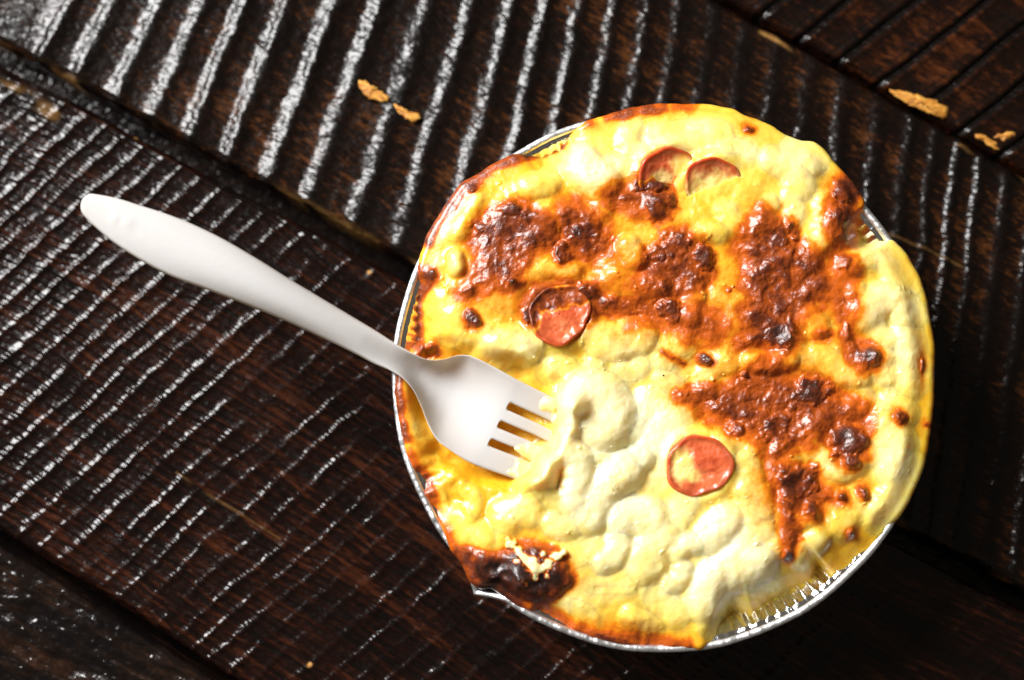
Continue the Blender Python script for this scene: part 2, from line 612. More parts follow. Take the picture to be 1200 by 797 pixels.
def flake(name, outline, thick, z, seed, parent=None):
    """a thin irregular chip: traced outline, domed and roughened"""
    P = np.array(outline, float)
    n = 48
    d = np.r_[0, np.cumsum(np.hypot(*np.diff(np.r_[P, P[:1]], axis=0).T))]
    q = np.linspace(0, d[-1], n, endpoint=False)
    O = np.stack([np.interp(q, d, np.r_[P[:, i], P[:1, i]]) for i in (0, 1)], -1)
    O = (O + np.roll(O, 1, 0) + np.roll(O, -1, 0)) / 3
    O = O + np.stack([fbm(O[:, 0] / 3, O[:, 1] / 3, 3, seed), fbm(O[:, 0] / 3, O[:, 1] / 3, 3, seed + 9)], -1) * 2.6
    c = O.mean(0)
    W = unproj(O[:, 0], O[:, 1], z)[:, :2]
    cw = unproj(c[0], c[1], z)[:2]
    rings, vs = [1.0, 1.0, 0.86, 0.6, 0.3, 0.02], []
    for k, r in enumerate(rings):
        p = cw + (W - cw) * r
        h = 0 if k == 0 else thick * (0.35 + 0.65 * (1 - r)**0.5) * (0.8 + 0.9 * fbm(p[:, 0] * 700, p[:, 1] * 1100, 3, seed))
        vs.append(np.stack([p[:, 0], p[:, 1], z + h + np.zeros(n)], -1))
    V = np.concatenate(vs)
    org = np.array([cw[0], cw[1], z])
    o = mesh_obj(name, V - org, grid_faces(len(rings), n, True), MAT_RAW, None, True)
    o.location = org
    if parent:
        o.parent = parent
        o.matrix_parent_inverse = parent.matrix_basis.inverted()
    return o


f1 = flake("wood_flake", [(419, 93), (428, 96), (442, 104), (456, 113), (455, 119), (445, 119), (431, 114), (423, 106)], 0.0010, -0.0008, 5)
tag(f1, "long thin orange wood flake lying on the ridged dark plank", "wood flake")
f2 = flake("wood_flake", [(462, 122), (470, 126), (481, 132), (492, 134), (494, 139), (486, 143), (475, 139), (464, 129)], 0.0009, -0.0008, 6)
tag(f2, "small curled orange wood flake between the long flake and the dish", "wood flake")
flake("chipped_edge", [(1040, 106), (1062, 108), (1085, 114), (1108, 124), (1113, 131), (1108, 140), (1090, 134), (1064, 122)], 0.0012, -0.0012, 7, plank_c)
flake("chipped_edge", [(1137, 152), (1150, 158), (1164, 165), (1173, 171), (1172, 177), (1160, 172), (1146, 162)], 0.0010, -0.0014, 8, plank_c)
flake("chipped_edge", [(1165, 160), (1180, 154), (1191, 156), (1188, 162), (1175, 166)], 0.0008, -0.0012, 9, plank_c)

# ------------------------------------------------------------------ foil dish
dish = empty("foil_dish")
tag(dish, "round aluminium foil dish with fluted wall holding the baked macaroni", "foil dish")
TH_V = math.atan2(*(unproj(562, 690, H)[1::-1]))       # where the rim is folded out
NTH = 1280
th = np.arange(NTH) * 2 * np.pi / NTH


def ang_d(t, t0):
    return (t - t0 + np.pi) % (2 * np.pi) - np.pi


def rim_warp(t):
    a = ang_d(t, TH_V)
    v = np.clip(1 - np.abs(a) / 0.10, 0, 1)
    return 0.0042 * v**1.2 + 0.00025 * np.sin(3 * t + 1) + 0.00012 * np.sin(17 * t), -0.0030 * v


def lathe(name, prof, mat, parent):
    """prof: list of (r, z, flute amount, follow the rim's dents)"""
    vs = []
    dr, dz = rim_warp(th)
    for r, z, fl, fo in prof:
        wv = np.cos(th * 160) * (0.8 + 0.5 * np.sin(th * 7 + 2))
        rr = r + fl * wv + fo * dr
        zz = z + fo * dz + fo * (0.00012 * np.sin(th * 41 + 1) + 0.00030 * fbm(th * 45, th * 0, 4, 77))
        vs.append(np.stack([rr * np.cos(th), rr * np.sin(th), zz], -1))
    return mesh_obj(name, np.concatenate(vs), grid_faces(len(prof), NTH, True)[:, ::-1].copy(), mat, parent)


base_r = 0.0575
lathe("base", [(0.0006, 0.0012, 0, 0), (0.030, 0.0012, 0, 0), (0.050, 0.0012, 0, 0), (0.0535, 0.0002, 0, 0), (0.0560, 0.0001, 0, 0), (base_r, 0.0006, 0.0001, 0)], MAT_FOIL, dish)
wl = []
for i in range(16):
    t = i / 15
    wl.append((np.interp(t, [0, 0.6, 1], [base_r, 0.0660, 0.0712]), np.interp(t, [0, 0.6, 1], [0.0006, H - 0.0068, H - 0.0016]), 0.00065 * min(1, 4 * t, 6 * (1 - t) + 0.25), t**4))
lathe("wall", wl, MAT_FOIL, dish)
lathe("ledge", [(0.0712, H - 0.0016, 0.00014, 1), (0.0722, H - 0.0010, 0.00008, 1), (0.0731, H - 0.0009, 0.00003, 1), (0.0738, H - 0.0009, 0, 1)], MAT_FOIL, dish)
bead = []
for i in range(15):
    a = math.pi * 1.0 - i * 2 * math.pi / 14 * 0.93
    bead.append((RIM - 0.0013 + 0.0010 * math.cos(a), H - 0.0009 + 0.0009 * math.sin(a), 0.00002, 1))
lathe("rim", bead, MAT_RIM, dish)

# ------------------------------------------------------------------ macaroni bake: outline
bake = empty("macaroni_bake", (0, 0, 0))
tag(bake, "yellow cheese sauce and macaroni baked with scorched brown crust, inside the foil dish", "macaroni cheese")
OUTLINE = [(490, 330), (488, 350), (486, 370), (486, 395), (474, 415), (463, 436), (461, 460), (465, 490), (472, 520), (482, 548), (497, 562), (495, 580),
           (508, 598), (518, 622), (527, 646), (541, 663), (552, 683), (562, 692), (575, 690), (590, 700), (606, 712), (622, 717), (632, 714), (650, 727),
           (672, 740), (700, 749), (730, 755), (765, 757), (800, 758), (822, 758), (838, 750), (848, 733), (862, 722), (886, 723), (904, 710), (931, 697), (955, 684),
           (966, 667), (979, 676), (994, 668), (1008, 655), (1026, 636), (1045, 612), (1063, 590), (1075, 563), (1085, 530), (1089, 500), (1092, 465), (1092, 430), (1090, 390),
           (1083, 350), (1074, 325), (1060, 300), (1044, 282), (1020, 281), (1010, 264), (1012, 238), (1001, 218), (988, 204), (974, 192), (964, 178), (951, 169), (938, 168),
           (920, 161), (904, 150), (888, 143), (872, 137), (862, 130), (840, 126), (815, 124), (770, 125), (740, 129), (715, 136), (690, 143), (668, 156), (657, 170), (635, 181), (610, 181), (590, 189), (566, 203),
           (545, 214), (524, 238), (504, 269), (493, 293), (488, 312)]
Wo = unproj([p[0] for p in OUTLINE], [p[1] for p in OUTLINE], H)[:, :2]
to = np.arctan2(Wo[:, 1], Wo[:, 0])
ro = np.hypot(Wo[:, 0], Wo[:, 1])
order = np.argsort(to)
to, ro = to[order], ro[order]


def outline_r(t):
    tt = np.concatenate([to - 2 * np.pi, to, to + 2 * np.pi])
    rr = np.concatenate([ro, ro, ro])
    s = 0
    for k, d in ((0.5, 0.0), (0.25, 0.008), (0.25, -0.008)):
        s = s + k * np.interp((t + d + np.pi) % (2 * np.pi) - np.pi, tt, rr)
    return s + 0.00035 * fbm(np.cos(t) * 14, np.sin(t) * 14, 3, 101)


NT_, NR_ = 1000, 330
tf = np.arange(NT_) * 2 * np.pi / NT_
Rt = outline_r(tf)
over = sstep(0.962, 0.988, Rt / RIM)
Rt = Rt + over * 0.0011 * sstep(-0.75, -0.35, np.cos(tf - 0.35)) * (0.8 + 0.6 * fbm(np.cos(tf) * 6, np.sin(tf) * 6, 3, 103))
lip = 0.0004 + 0.0015 * over
R_in = Rt - lip
z_wall = np.minimum(H - 0.0015, H - 0.0012 - (0.0716 - R_in) / 0.95)
z_edge = np.where(over > 0.5, 0, 0) + (1 - over) * z_wall + over * (H + 0.0012)
rho = np.linspace(0.002, 1, NR_)**0.9
rho = rho / rho[-1]
X = (rho[:, None] * (R_in * np.cos(tf))[None, :])
Y = (rho[:, None] * (R_in * np.sin(tf))[None, :])
PX, PY = proj(X, Y, np.full_like(X, H))
EDGE = (1 - rho)[:, None] * R_in[None, :]                # distance from the food's edge

# ------------------------------------------------------------------ browning (traced scorch marks)
za, zb, zc, zd = (440, 110, 2.344), (760, 110, 2.277), (760, 430, 2.277), (440, 430, 2.344)
POLYS = [   # points, strength, edge softness in px
    (Z(*za, [(250, 410), (270, 370), (320, 320), (370, 300), (425, 305), (470, 330), (500, 360), (520, 410), (500, 450), (470, 445), (440, 455), (400, 480), (380, 510), (400, 530), (370, 545), (330, 530),
             (290, 560), (250, 580), (220, 570), (215, 535), (250, 500), (260, 460)]), 0.66, 5),
    (Z(*za, [(490, 330), (510, 290), (560, 285), (600, 310), (640, 350), (655, 400), (650, 450), (600, 465), (560, 455), (520, 455), (500, 420)]), 0.62, 6),
    (Z(*za, [(610, 280), (650, 255), (700, 250), (735, 225), (780, 225), (800, 250), (815, 290), (790, 340), (760, 362), (730, 355), (700, 335), (660, 330), (620, 315)]), 0.60, 7),
    (Z(*za, [(400, 590), (430, 540), (480, 525), (530, 515), (580, 530), (620, 560), (625, 610), (580, 640), (500, 640), (430, 630)]), 0.55, 6),
    (Z(*zb, [(-25, 455), (0, 430), (45, 365), (90, 355), (130, 385), (160, 430), (172, 475), (150, 520), (100, 560), (40, 565), (-20, 560), (-50, 520)]), 0.58, 7),
    (Z(*zb, [(-60, 590), (0, 570), (60, 560), (130, 555), (190, 580), (215, 620), (200, 665), (160, 680), (100, 670), (60, 640), (0, 625), (-60, 625)]), 0.46, 8),
    (Z(*zb, [(290, 290), (330, 320), (370, 360), (395, 400), (430, 420), (470, 430), (475, 480), (505, 500), (540, 530), (550, 570), (530, 620), (500, 610), (480, 560), (440, 580), (410, 600), (415, 650), (380, 690),
             (310, 690), (230, 690), (225, 660), (250, 620), (240, 580), (260, 540), (225, 520), (240, 470), (215, 420), (240, 380), (260, 340), (280, 310)]), 0.62, 5),
    (Z(*zb, [(510, 600), (535, 610), (550, 650), (590, 670), (615, 700), (600, 735), (560, 740), (530, 710), (512, 660)]), 0.74, 5),
    (Z(*zb, [(480, 250), (520, 225), (565, 260), (560, 330), (540, 400), (500, 430), (465, 380), (460, 310)]), 0.62, 5),
    (Z(*zb, [(470, 420), (510, 430), (550, 440), (560, 490), (540, 530), (500, 520), (470, 480)]), 0.40, 7),
    (Z(*zc, [(75, 75), (140, 60), (200, 50), (250, 20), (290, -25), (340, -20), (370, 15), (440, 20), (480, 60), (540, 80), (590, 110), (600, 150), (580, 200), (580, 240), (540, 280), (500, 270), (480, 220), (450, 190),
             (420, 220), (385, 225), (370, 250), (410, 260), (440, 280), (470, 320), (520, 330), (525, 360), (480, 370), (460, 410), (410, 415), (385, 400), (382, 440), (385, 490), (375, 510), (355, 510), (350, 480),
             (340, 420), (335, 360), (310, 280), (290, 220), (250, 190), (210, 160), (150, 150), (110, 120)]), 0.52, 6),
    (Z(*zd, [(205, 488), (250, 500), (300, 520), (350, 518), (372, 480), (430, 475), (480, 500), (530, 535), (540, 590), (490, 640), (440, 668), (380, 655), (280, 615), (240, 560)]), 0.92, 5),
]
BLOBS = [   # x, y, rx, ry, strength
    (599, 250, 25, 14, 0.98), (575, 275, 24, 26, 0.74), (556, 217, 11, 10, 0.82), (676, 277, 14, 14, 0.84), (756, 217, 22, 16, 0.80), (770, 245, 22, 22, 0.66), (823, 302, 14, 16, 0.95), (790, 290, 24, 22, 0.66),
    (766, 300, 16, 14, 0.70), (784, 366, 22, 20, 0.72), (825, 421, 10, 9, 0.86), (910, 396, 24, 22, 0.92), (1015, 419, 14, 14, 0.92), (950, 462, 26, 20, 0.80), (990, 517, 23, 25, 0.98), (1051, 489, 9, 9, 0.72),
    (908, 500, 26, 26, 0.64), (990, 225, 17, 17, 0.90), (977, 255, 14, 18, 0.64), (985, 310, 14, 14, 0.52), (905, 285, 24, 30, 0.68), (935, 567, 26, 24, 0.74), (949, 597, 13, 12, 0.92), (985, 580, 8, 8, 0.85),
    (1009, 576, 8, 8, 0.76), (994, 626, 8, 7, 0.62), (922, 648, 7, 7, 0.82), (994, 543, 13, 10, 0.90), (554, 379, 11, 11, 0.84), (505, 408, 11, 10, 0.66), (500, 326, 12, 11, 0.72), (877, 152, 9, 9, 0.72), (688, 145, 7, 5, 0.50),
    (599, 334, 10, 9, 0.70), (634, 350, 18, 14, 0.80), (617, 372, 9, 14, 0.78), (682, 350, 16, 20, 0.72), (470, 480, 7, 20, 0.72), (1078, 430, 3, 12, 0.55), (1083, 497, 4, 4, 0.55), (620, 690, 26, 18, 0.98), (590, 680, 30, 16, 0.95),
    (965, 395, 12, 10, 0.40), (930, 310, 14, 14, 0.55), (660, 300, 14, 14, 0.66), (850, 340, 5, 5, 0.45), (872, 442, 5, 5, 0.60), (860, 500, 16, 14, 0.50)]
STROKES = [   # polyline, half width, strength
    ([(655, 168), (640, 176), (612, 183), (590, 190), (565, 206), (545, 218), (528, 240), (513, 262), (502, 284)], 6, 0.64),
    ([(497, 318), (500, 330), (490, 347), (485, 370), (486, 395), (492, 410)], 6, 0.62),
    ([(466, 440), (468, 490), (476, 516)], 6, 0.70), ([(479, 535), (490, 565), (508, 598), (525, 632)], 7, 0.46), ([(496, 560), (506, 578)], 6, 0.55),
    ([(530, 648), (560, 660), (590, 655)], 8, 0.62), ([(634, 712), (670, 736), (700, 744), (760, 752), (806, 752)], 7, 0.44), ([(690, 742), (735, 752)], 4, 0.60),
    ([(712, 137), (745, 129), (778, 127)], 5, 0.60), ([(790, 126), (815, 126)], 4, 0.36), ([(712, 362), (745, 362), (775, 365)], 11, 0.46), ([(690, 345), (705, 360)], 10, 0.55),
    ([(918, 590), (921, 620), (923, 645)], 8, 0.52), ([(800, 465), (840, 460), (880, 452)], 10, 0.48), ([(775, 415), (790, 425), (800, 428)], 2, 0.45)]
GLOW = [(620, 350, 70, 40, 0.22), (720, 330, 60, 50, 0.26), (760, 390, 90, 30, 0.14), (700, 290, 50, 40, 0.24), (860, 370, 60, 60, 0.20), (900, 460, 90, 70, 0.24), (960, 380, 60, 60, 0.14), (980, 470, 50, 40, 0.18),
        (500, 590, 24, 40, 0.14), (580, 655, 40, 14, 0.20), (700, 735, 90, 14, 0.20), (495, 530, 14, 40, 0.14), (520, 300, 20, 40, 0.05), (900, 570, 50, 60, 0.18), (985, 300, 26, 40, 0.24)]
DOLLOPS = [(598, 638, 7), (607, 643, 8), (613, 652, 7), (622, 658, 10), (630, 666, 9), (641, 660, 8), (652, 651, 8), (627, 677, 5), (616, 682, 4), (636, 648, 5), (604, 656, 4), (660, 646, 5), (640, 674, 4)]


def dollop_field(px, py):
    g = 0
    for cx, cy, r in DOLLOPS:
        g = g + np.exp(-((px - cx)**2 + (py - cy)**2) / (r * r) * 1.6)
    return sstep(0.20, 0.75, g + 0.45 * fbm(px / 7, py / 7, 3, 231))


def brown_field(px, py, want_id=False):
    wx = 5.5 * fbm(px / 26, py / 26, 4, 201)
    wy = 5.5 * fbm(px / 26, py / 26, 4, 207)
    x, y = px + wx, py + wy
    fine = fbm(px / 9, py / 9, 3, 211)
    big = fbm(px / 34, py / 34, 3, 217)
    b = np.zeros_like(px)
    ident = np.full(px.shape, -1)
    best = np.full(px.shape, 0.22)
    for k, (pts, s, soft) in enumerate(POLYS):
        a = np.array(pts)
        m = (x > a[:, 0].min() - 40) & (x < a[:, 0].max() + 40) & (y > a[:, 1].min() - 40) & (y < a[:, 1].max() + 40)
        sd = np.full(px.shape, -99.0)
        sd[m] = poly_sd(x[m], y[m], pts)
        depth = sd + 2.5 * fine + 7.0 * big
        v = (s if s > 0.9 else 0.95 * s) * sstep(-soft * 2.4, soft * 1.4, depth) * (0.62 + 0.42 * sstep(0, 22, depth))
        halo = 0.29 * np.exp(-np.clip(-sd + 3 * fine, 0, None) / 8.0)
        b = np.maximum(b, np.maximum(v, halo * (s > 0.3)))
        u = v > best
        ident[u] = k
        best[u] = v[u]
    for cx, cy, rx, ry, s in BLOBS:
        s = min(s, 0.82)
        d = np.hypot((x - cx) / rx, (y - cy) / ry)
        v = s * sstep(1.50, 0.25, d + 0.30 * fine + 0.35 * big)
        halo = 0.24 * np.exp(-np.clip(d - 1, 0, None) * min(rx, ry) / 6.0)
        b = np.maximum(b, np.maximum(v, halo))
    for pts, w, s in STROKES:
        d = seg_dist(x, y, pts)
        q = d / w + 0.35 * fine + 0.5 * big
        b = np.maximum(b, np.maximum(s * sstep(2.2, 0.2, q), 0.25 * np.exp(-np.clip(q - 1.2, 0, None) * w / 5.0)))
    g = np.zeros_like(px)
    for cx, cy, rx, ry, s in GLOW:
        g = np.maximum(g, 0.9 * s * np.exp(-((x - cx) / rx)**2 - ((y - cy) / ry)**2))
    b = np.maximum(b, g) + 0.35 * np.minimum(b, g)
    b = b * (1 - 0.985 * dollop_field(px, py))
    b = np.clip(b * (1 + 0.25 * fbm(px / 14, py / 14, 3, 221)), 0, 1.05)
    return (b, ident) if want_id else b


BR, ID = brown_field(PX, PY, True)

# ------------------------------------------------------------------ height of the food
rng = np.random.default_rng(7)
LOWZONE = [(466, 425), (500, 412), (555, 408), (605, 432), (650, 462), (657, 493), (648, 516), (625, 549), (596, 568), (550, 560), (505, 530), (480, 480)]
low = sstep(-18, 12, poly_sd(PX + 10 * fbm(PX / 30, PY / 30, 2, 303), PY + 10 * fbm(PX / 30, PY / 30, 2, 305), LOWZONE)) * sstep(0.0005, 0.006, EDGE)
dome = H + 0.0022 + 0.0024 * fbm(X * 36, Y * 36, 3, 301)
left_low = np.exp(-((PX - 520) / 70)**2 - ((PY - 560) / 70)**2)
dome = dome - 0.0030 * left_low
inner = 1 - np.exp(-(EDGE / 0.006)**1.4)
Zf = z_edge[None, :] * (1 - inner) + dome * inner
Zf = Zf - 0.0050 * low

Zf = Zf + 0.0030 * np.exp(-((PX - 664) / 28)**2 - ((PY - 512) / 36)**2) + 0.0032 * np.exp(-((PX - 672) / 16)**2 - ((PY - 478) / 16)**2) + 0.0036 * np.exp(-((PX - 636) / 24)**2 - ((PY - 560) / 24)**2)

for cx, cy, q, hgt in ((668, 478, 14, 3.0), (664, 500, 14, 2.6), (640, 540, 14, 2.8), (620, 562, 14, 2.6)):
    Zf = Zf + hgt * 1e-3 * np.exp(-((PX - cx)**2 + (PY - cy)**2) / q**2)

# macaroni under or out of the sauce: path in px, radius (m), how far it stands out (m), real mesh?
MAC = [
    ([(688, 462), (705, 468), (716, 486), (708, 500)], 0.0076, 0.0036, False),
    ([(633, 556), (640, 536), (660, 528), (677, 540), (679, 562), (672, 588)], 0.0050, 0.0030, True),
    ([(690, 602), (700, 580), (716, 562), (730, 552)], 0.0060, 0.0030, True),
    ([(727, 606), (742, 605), (760, 606)], 0.0056, 0.0024, True),
    ([(594, 604), (606, 597), (620, 596)], 0.0052, 0.0018, True),
    ([(757, 662), (761, 645), (772, 628)], 0.0058, 0.0020, True),
    ([(570, 424), (584, 412), (602, 404), (614, 408)], 0.0054, 0.0026, True),
    ([(703, 398), (722, 403), (748, 396)], 0.0054, 0.0022, True),
    ([(538, 612), (546, 626), (562, 632)], 0.0050, 0.0018, True),
    ([(940, 652), (946, 640), (954, 632)], 0.0040, 0.0020, True),
    ([(828, 706), (838, 682), (860, 664), (884, 662)], 0.0062, 0.0026, False),
    ([(534, 304), (536, 316)], 0.0026, 0.0020, True),
    ([(878, 424), (900, 427), (924, 422)], 0.0032, 0.0020, True),
    ([(966, 540), (974, 548), (986, 552), (1000, 544)], 0.0036, 0.0016, True),
    ([(510, 585), (514, 600)], 0.0036, 0.0018, False),
    ([(675, 190), (690, 205), (704, 215)], 0.0058, 0.0026, False), ([(622, 220), (640, 216)], 0.0044, 0.0018, False),
    ([(552, 232), (545, 250), (536, 270)], 0.0040, 0.0012, False),
    ([(1010, 370), (1030, 352), (1052, 350), (1062, 372)], 0.0052, 0.0022, False), ([(1062, 395), (1068, 425), (1066, 450)], 0.0050, 0.0020, False),
    ([(1036, 500), (1050, 520), (1046, 550)], 0.0058, 0.0022, False), ([(1060, 545), (1046, 585), (1030, 606)], 0.0052, 0.0022, False),
    ([(1000, 590), (985, 615)], 0.0044, 0.0012, False), ([(1034, 292), (1048, 318), (1056, 340)], 0.0050, 0.0018, False),
    ([(905, 190), (925, 200), (935, 222)], 0.0046, 0.0016, False), ([(930, 180), (950, 190)], 0.0050, 0.0018, False), ([(840, 160), (800, 160), (770, 165)], 0.0054, 0.0008, False),
    ([(735, 290), (744, 306)], 0.0034, 0.0018, False), ([(720, 330), (745, 340), (765, 336)], 0.0040, 0.0016, False), ([(640, 318), (670, 322)], 0.0034, 0.0014, False),
    ([(960, 420), (985, 436), (1004, 440)], 0.0042, 0.0014, False), ([(945, 372), (958, 384)], 0.0036, 0.0016, False), ([(660, 655), (700, 640)], 0.0046, 0.0006, False), ([(690, 690), (740, 690)], 0.0050, 0.0004, False),
    ([(770, 700), (790, 720)], 0.0046, 0.0010, False), ([(740, 722), (764, 736)], 0.0036, 0.0016, False), ([(830, 735), (838, 712)], 0.0034, 0.0012, False), ([(800, 480), (770, 500), (762, 520)], 0.0046, 0.0012, False),
    ([(880, 590), (885, 620), (870, 640)], 0.0046, 0.0014, False), ([(850, 610), (830, 630)], 0.0050, 0.0018, False), ([(800, 590), (790, 610)], 0.0040, 0.0010, False), ([(880, 560), (872, 540)], 0.0036, 0.0014, False),
    ([(505, 350), (520, 365), (530, 392)], 0.0044, 0.0010, False), ([(505, 470), (500, 500)], 0.0040, 0.0008, False)]
SAUSAGE_AT = [(655, 370), (817, 546), (786, 211), (836, 222)]
PASTA = []                                               # world path, radius, how far it stands out
for pts, r, out, real in MAC:
    w = unproj([p[0] for p in pts], [p[1] for p in pts], H)[:, :2]
    PASTA.append(([tuple(q) for q in w], r, out))
cents = [np.mean(p[0], 0) for p in PASTA]
for k in range(900):                                     # elbows strewn between the traced ones
    a, q = rng.uniform(0, 2 * np.pi), math.sqrt(rng.uniform(0, 1)) * 0.068
    c = np.array([q * math.cos(a), q * math.sin(a)])
    px, py = (float(v) for v in proj(c[0], c[1], H))
    r, br_, sw, a0 = rng.uniform(0.0028, 0.0040), rng.uniform(0.0035, 0.0055), rng.uniform(1.0, 2.2), rng.uniform(0, 2 * np.pi)
    u_ = rng.uniform(0, 1)
    if min(np.hypot(*(c - o)) for o in cents) < 0.0078:
        continue
    if brown_field(np.array([px]), np.array([py]))[0] > 0.42 or poly_sd(np.array([px]), np.array([py]), LOWZONE)[0] > -4:
        continue
    if min(math.hypot(px - x, py - y) for x, y in SAUSAGE_AT) < 50:
        continue
    creamy = math.exp(-((px - 760) / 150)**2 - ((py - 590) / 120)**2) + 0.3 * math.exp(-((px - 1040) / 60)**2 - ((py - 450) / 200)**2)
    out = 0.0007 + 0.0006 * u_ + 0.0013 * min(creamy, 1) * (0.5 + 0.5 * u_)
    PASTA.append(([(c[0] + br_ * (math.cos(a0 + t) - math.cos(a0)), c[1] + br_ * (math.sin(a0 + t) - math.sin(a0))) for t in np.linspace(-sw / 2, sw / 2, 6)], r, out))
    cents.append(c)
BUMPS = np.full_like(Zf, 0.0)
PTOP = np.full_like(Zf, 0.00045)
PID = np.full(Zf.shape, -1)
for k, (pts, r, out) in enumerate(PASTA):
    P = np.array(pts)
    m = (X > P[:, 0].min() - 0.01) & (X < P[:, 0].max() + 0.01) & (Y > P[:, 1].min() - 0.01) & (Y < P[:, 1].max() + 0.01)
    d = seg_dist(X[m], Y[m], pts)
    q = np.clip(d / (r * 1.08), 0, 1.6)
    pr = out * (1.15 if k < len(MAC) else 1.0) * (1 - q**2.4)                      # a sauce-coated, rounded back
    BUMPS[m] = smax(BUMPS[m], np.maximum(pr, -0.004), 0.0009)
    u = pr > PTOP[m]
    PID[m] = np.where(u, k, PID[m])
    PTOP[m] = np.maximum(PTOP[m], pr)
BUMPS = BUMPS * (1 - 0.65 * low)
edge_k = sstep(0.0, 0.007, EDGE)
Zf = Zf + BUMPS * edge_k
Zf = Zf + edge_k * (0.00055 * fbm(X * 130, Y * 130, 3, 311) + 0.00016 * fbm(X * 520, Y * 520, 2, 313))
bump_b = sstep(0.30, 0.80, BR)
Zf = Zf + sstep(0, 0.004, EDGE) * (0.0014 * bump_b + bump_b * (0.0009 * fbm(X * 150, Y * 150, 3, 321) + 0.00016 * np.abs(fbm(X * 800, Y * 800, 3, 323))))
chunk = np.exp(-((PX - 600) / 55)**2 - ((PY - 680) / 32)**2)
Zf = Zf + chunk * sstep(0, 0.003, EDGE) * (0.0010 + 0.0022 * fbm(X * 140, Y * 140, 3, 327))
# blistered bubbles in the scorched crust
for cx, cy, r, hgt in ((676, 277, 12, 1.6), (599, 250, 22, 1.4), (575, 275, 20, 1.0), (599, 334, 9, 1.2), (823, 302, 15, 1.8), (756, 217, 18, 1.5), (910, 396, 20, 1.8), (1015, 419, 14, 2.0), (990, 517, 20, 2.2), (949, 597, 12, 1.6), (985, 580, 8, 1.2),
                       (1009, 576, 7, 1.2), (1051, 489, 9, 1.2), (922, 648, 7, 1.2), (990, 225, 15, 2.2), (825, 421, 9, 1.0), (950, 462, 20, 1.0), (894, 262, 16, 1.6), (905, 300, 20, 1.4), (994, 543, 11, 1.0), (790, 290, 28, 2.0), (770, 245, 24, 1.6),
                       (946, 312, 14, 1.3), (640, 262, 22, 1.0), (554, 379, 10, 0.9), (935, 567, 18, 1.0), (620, 690, 20, 2.6), (595, 684, 18, 1.8), (645, 676, 14, 1.8)):
    d = np.hypot(PX - cx, PY - cy) / (r * 1.25)
    Zf = Zf + 0.42 * hgt * 1e-3 * np.clip(1 - d * d, 0, None)**1.3 * sstep(0, 0.003, EDGE)

# sausage slices: centre px, radius m, normal tilt (towards px direction), stand-out, options
SLICES = [
    dict(px=(655, 370), r=0.0083, tilt=(0.06, 0.06), z=0.0022, sauce=[], brown=[(640, 350, 32, 15, 0.66), (620, 368, 13, 22, 0.68), (668, 346, 30, 12, 0.55)], lab="reddish sausage slice with a scorched top half, beside the brown crust"),
    dict(px=(817, 546), r=0.0085, tilt=(-0.06, -0.04), z=0.0016, sauce=[(800, 545, 14, 20, 0.85), (812, 558, 10, 8, 0.8)], brown=[], lab="pink sausage slice with pale centre, set in the white sauce"),
    dict(px=(786, 211), r=0.0086, tilt=(0.30, -0.30), z=-0.0008, sauce=[(800, 195, 14, 14, 0.95), (776, 213, 14, 14, 0.8), (790, 230, 16, 12, 0.5)], brown=[(762, 230, 16, 20, 0.6)], lab="tilted sausage slice half coated in yellow sauce, touching a scorched blister"),
    dict(px=(836, 222), r=0.0080, tilt=(0.10, -0.42), z=-0.0010, sauce=[(839, 237, 36, 37, 1.0)], brown=[], lab="sausage slice covered in sauce with only its red upper edge bare"),
]
for s in SLICES:
    c = unproj(*s['px'], H)[:2]
    d = np.hypot(X - c[0], Y - c[1])
    m = d < s['r']
    s['z0'] = float(np.median(Zf[m])) + s['z']
    s['c'] = c
    inside = sstep(s['r'] * 1.00, s['r'] * 0.90, d)
    cov = np.zeros_like(X)
    nz = fbm(PX / 8, PY / 8, 3, 513)
    for cx, cy, rx, ry, v in s['sauce'] + [b for b in s['brown']]:
        cov = np.maximum(cov, (v > 0.4) * sstep(1.15, 0.8, np.hypot((PX - cx) / rx, (PY - cy) / ry) + 0.35 * nz))
    if not s.get('cover'):
        cov = cov * 0
    plane = s['z0'] - s['tilt'][0] * (X - c[0]) - s['tilt'][1] * (Y - c[1])
    cut = np.where(Zf > plane + 0.0008, Zf, np.minimum(Zf, plane - 0.0014))
    lay = plane + 0.0012 + 0.0006 * fbm(X * 120, Y * 120, 2, 517)
    Zf = Zf * (1 - inside) + (cut * (1 - cov) + lay * cov) * inside
    ring = np.exp(-((d - s['r'] * 1.06) / 0.0020)**2)
    Zf = Zf + ring * (np.clip(plane - 0.0002 - Zf, -0.0001, 0.002))

Zf = np.maximum(Zf, np.interp(np.hypot(X, Y), [0.050, base_r, 0.0660, 0.0712], [0.0, 0.0006, H - 0.0068, H - 0.0016]) + 0.0010 * sstep(0, 0.002, EDGE))  # the sauce lies on the foil

# yellowness
wh = (0.60 * np.exp(-((PX - 745) / 120)**2 - ((PY - 530) / 100)**2) + 0.60 * np.exp(-((PX - 845) / 70)**2 - ((PY - 660) / 70)**2) + 0.40 * np.exp(-((PX - 690) / 40)**2 - ((PY - 205) / 40)**2)
      + 0.28 * np.exp(-((PX - 830) / 120)**2 - ((PY - 165) / 60)**2) + 0.22 * np.exp(-((PX - 1050) / 50)**2 - ((PY - 420) / 200)**2) + 0.25 * np.exp(-((PX - 700) / 120)**2 - ((PY - 660) / 60)**2))
YE = 0.58 - 0.95 * wh + 0.34 * fbm(X * 55, Y * 55, 3, 331) - 110 * (BUMPS - 0.0006)
YE = YE + 0.12 * np.exp(-((PX - 600) / 100)**2 - ((PY - 290) / 120)**2) + 0.14 * np.exp(-((PX - 530) / 70)**2 - ((PY - 570) / 70)**2) + 0.15 * low + 0.20 * np.exp(-EDGE / 0.006)
YE = YE - 0.6 * dollop_field(PX, PY)
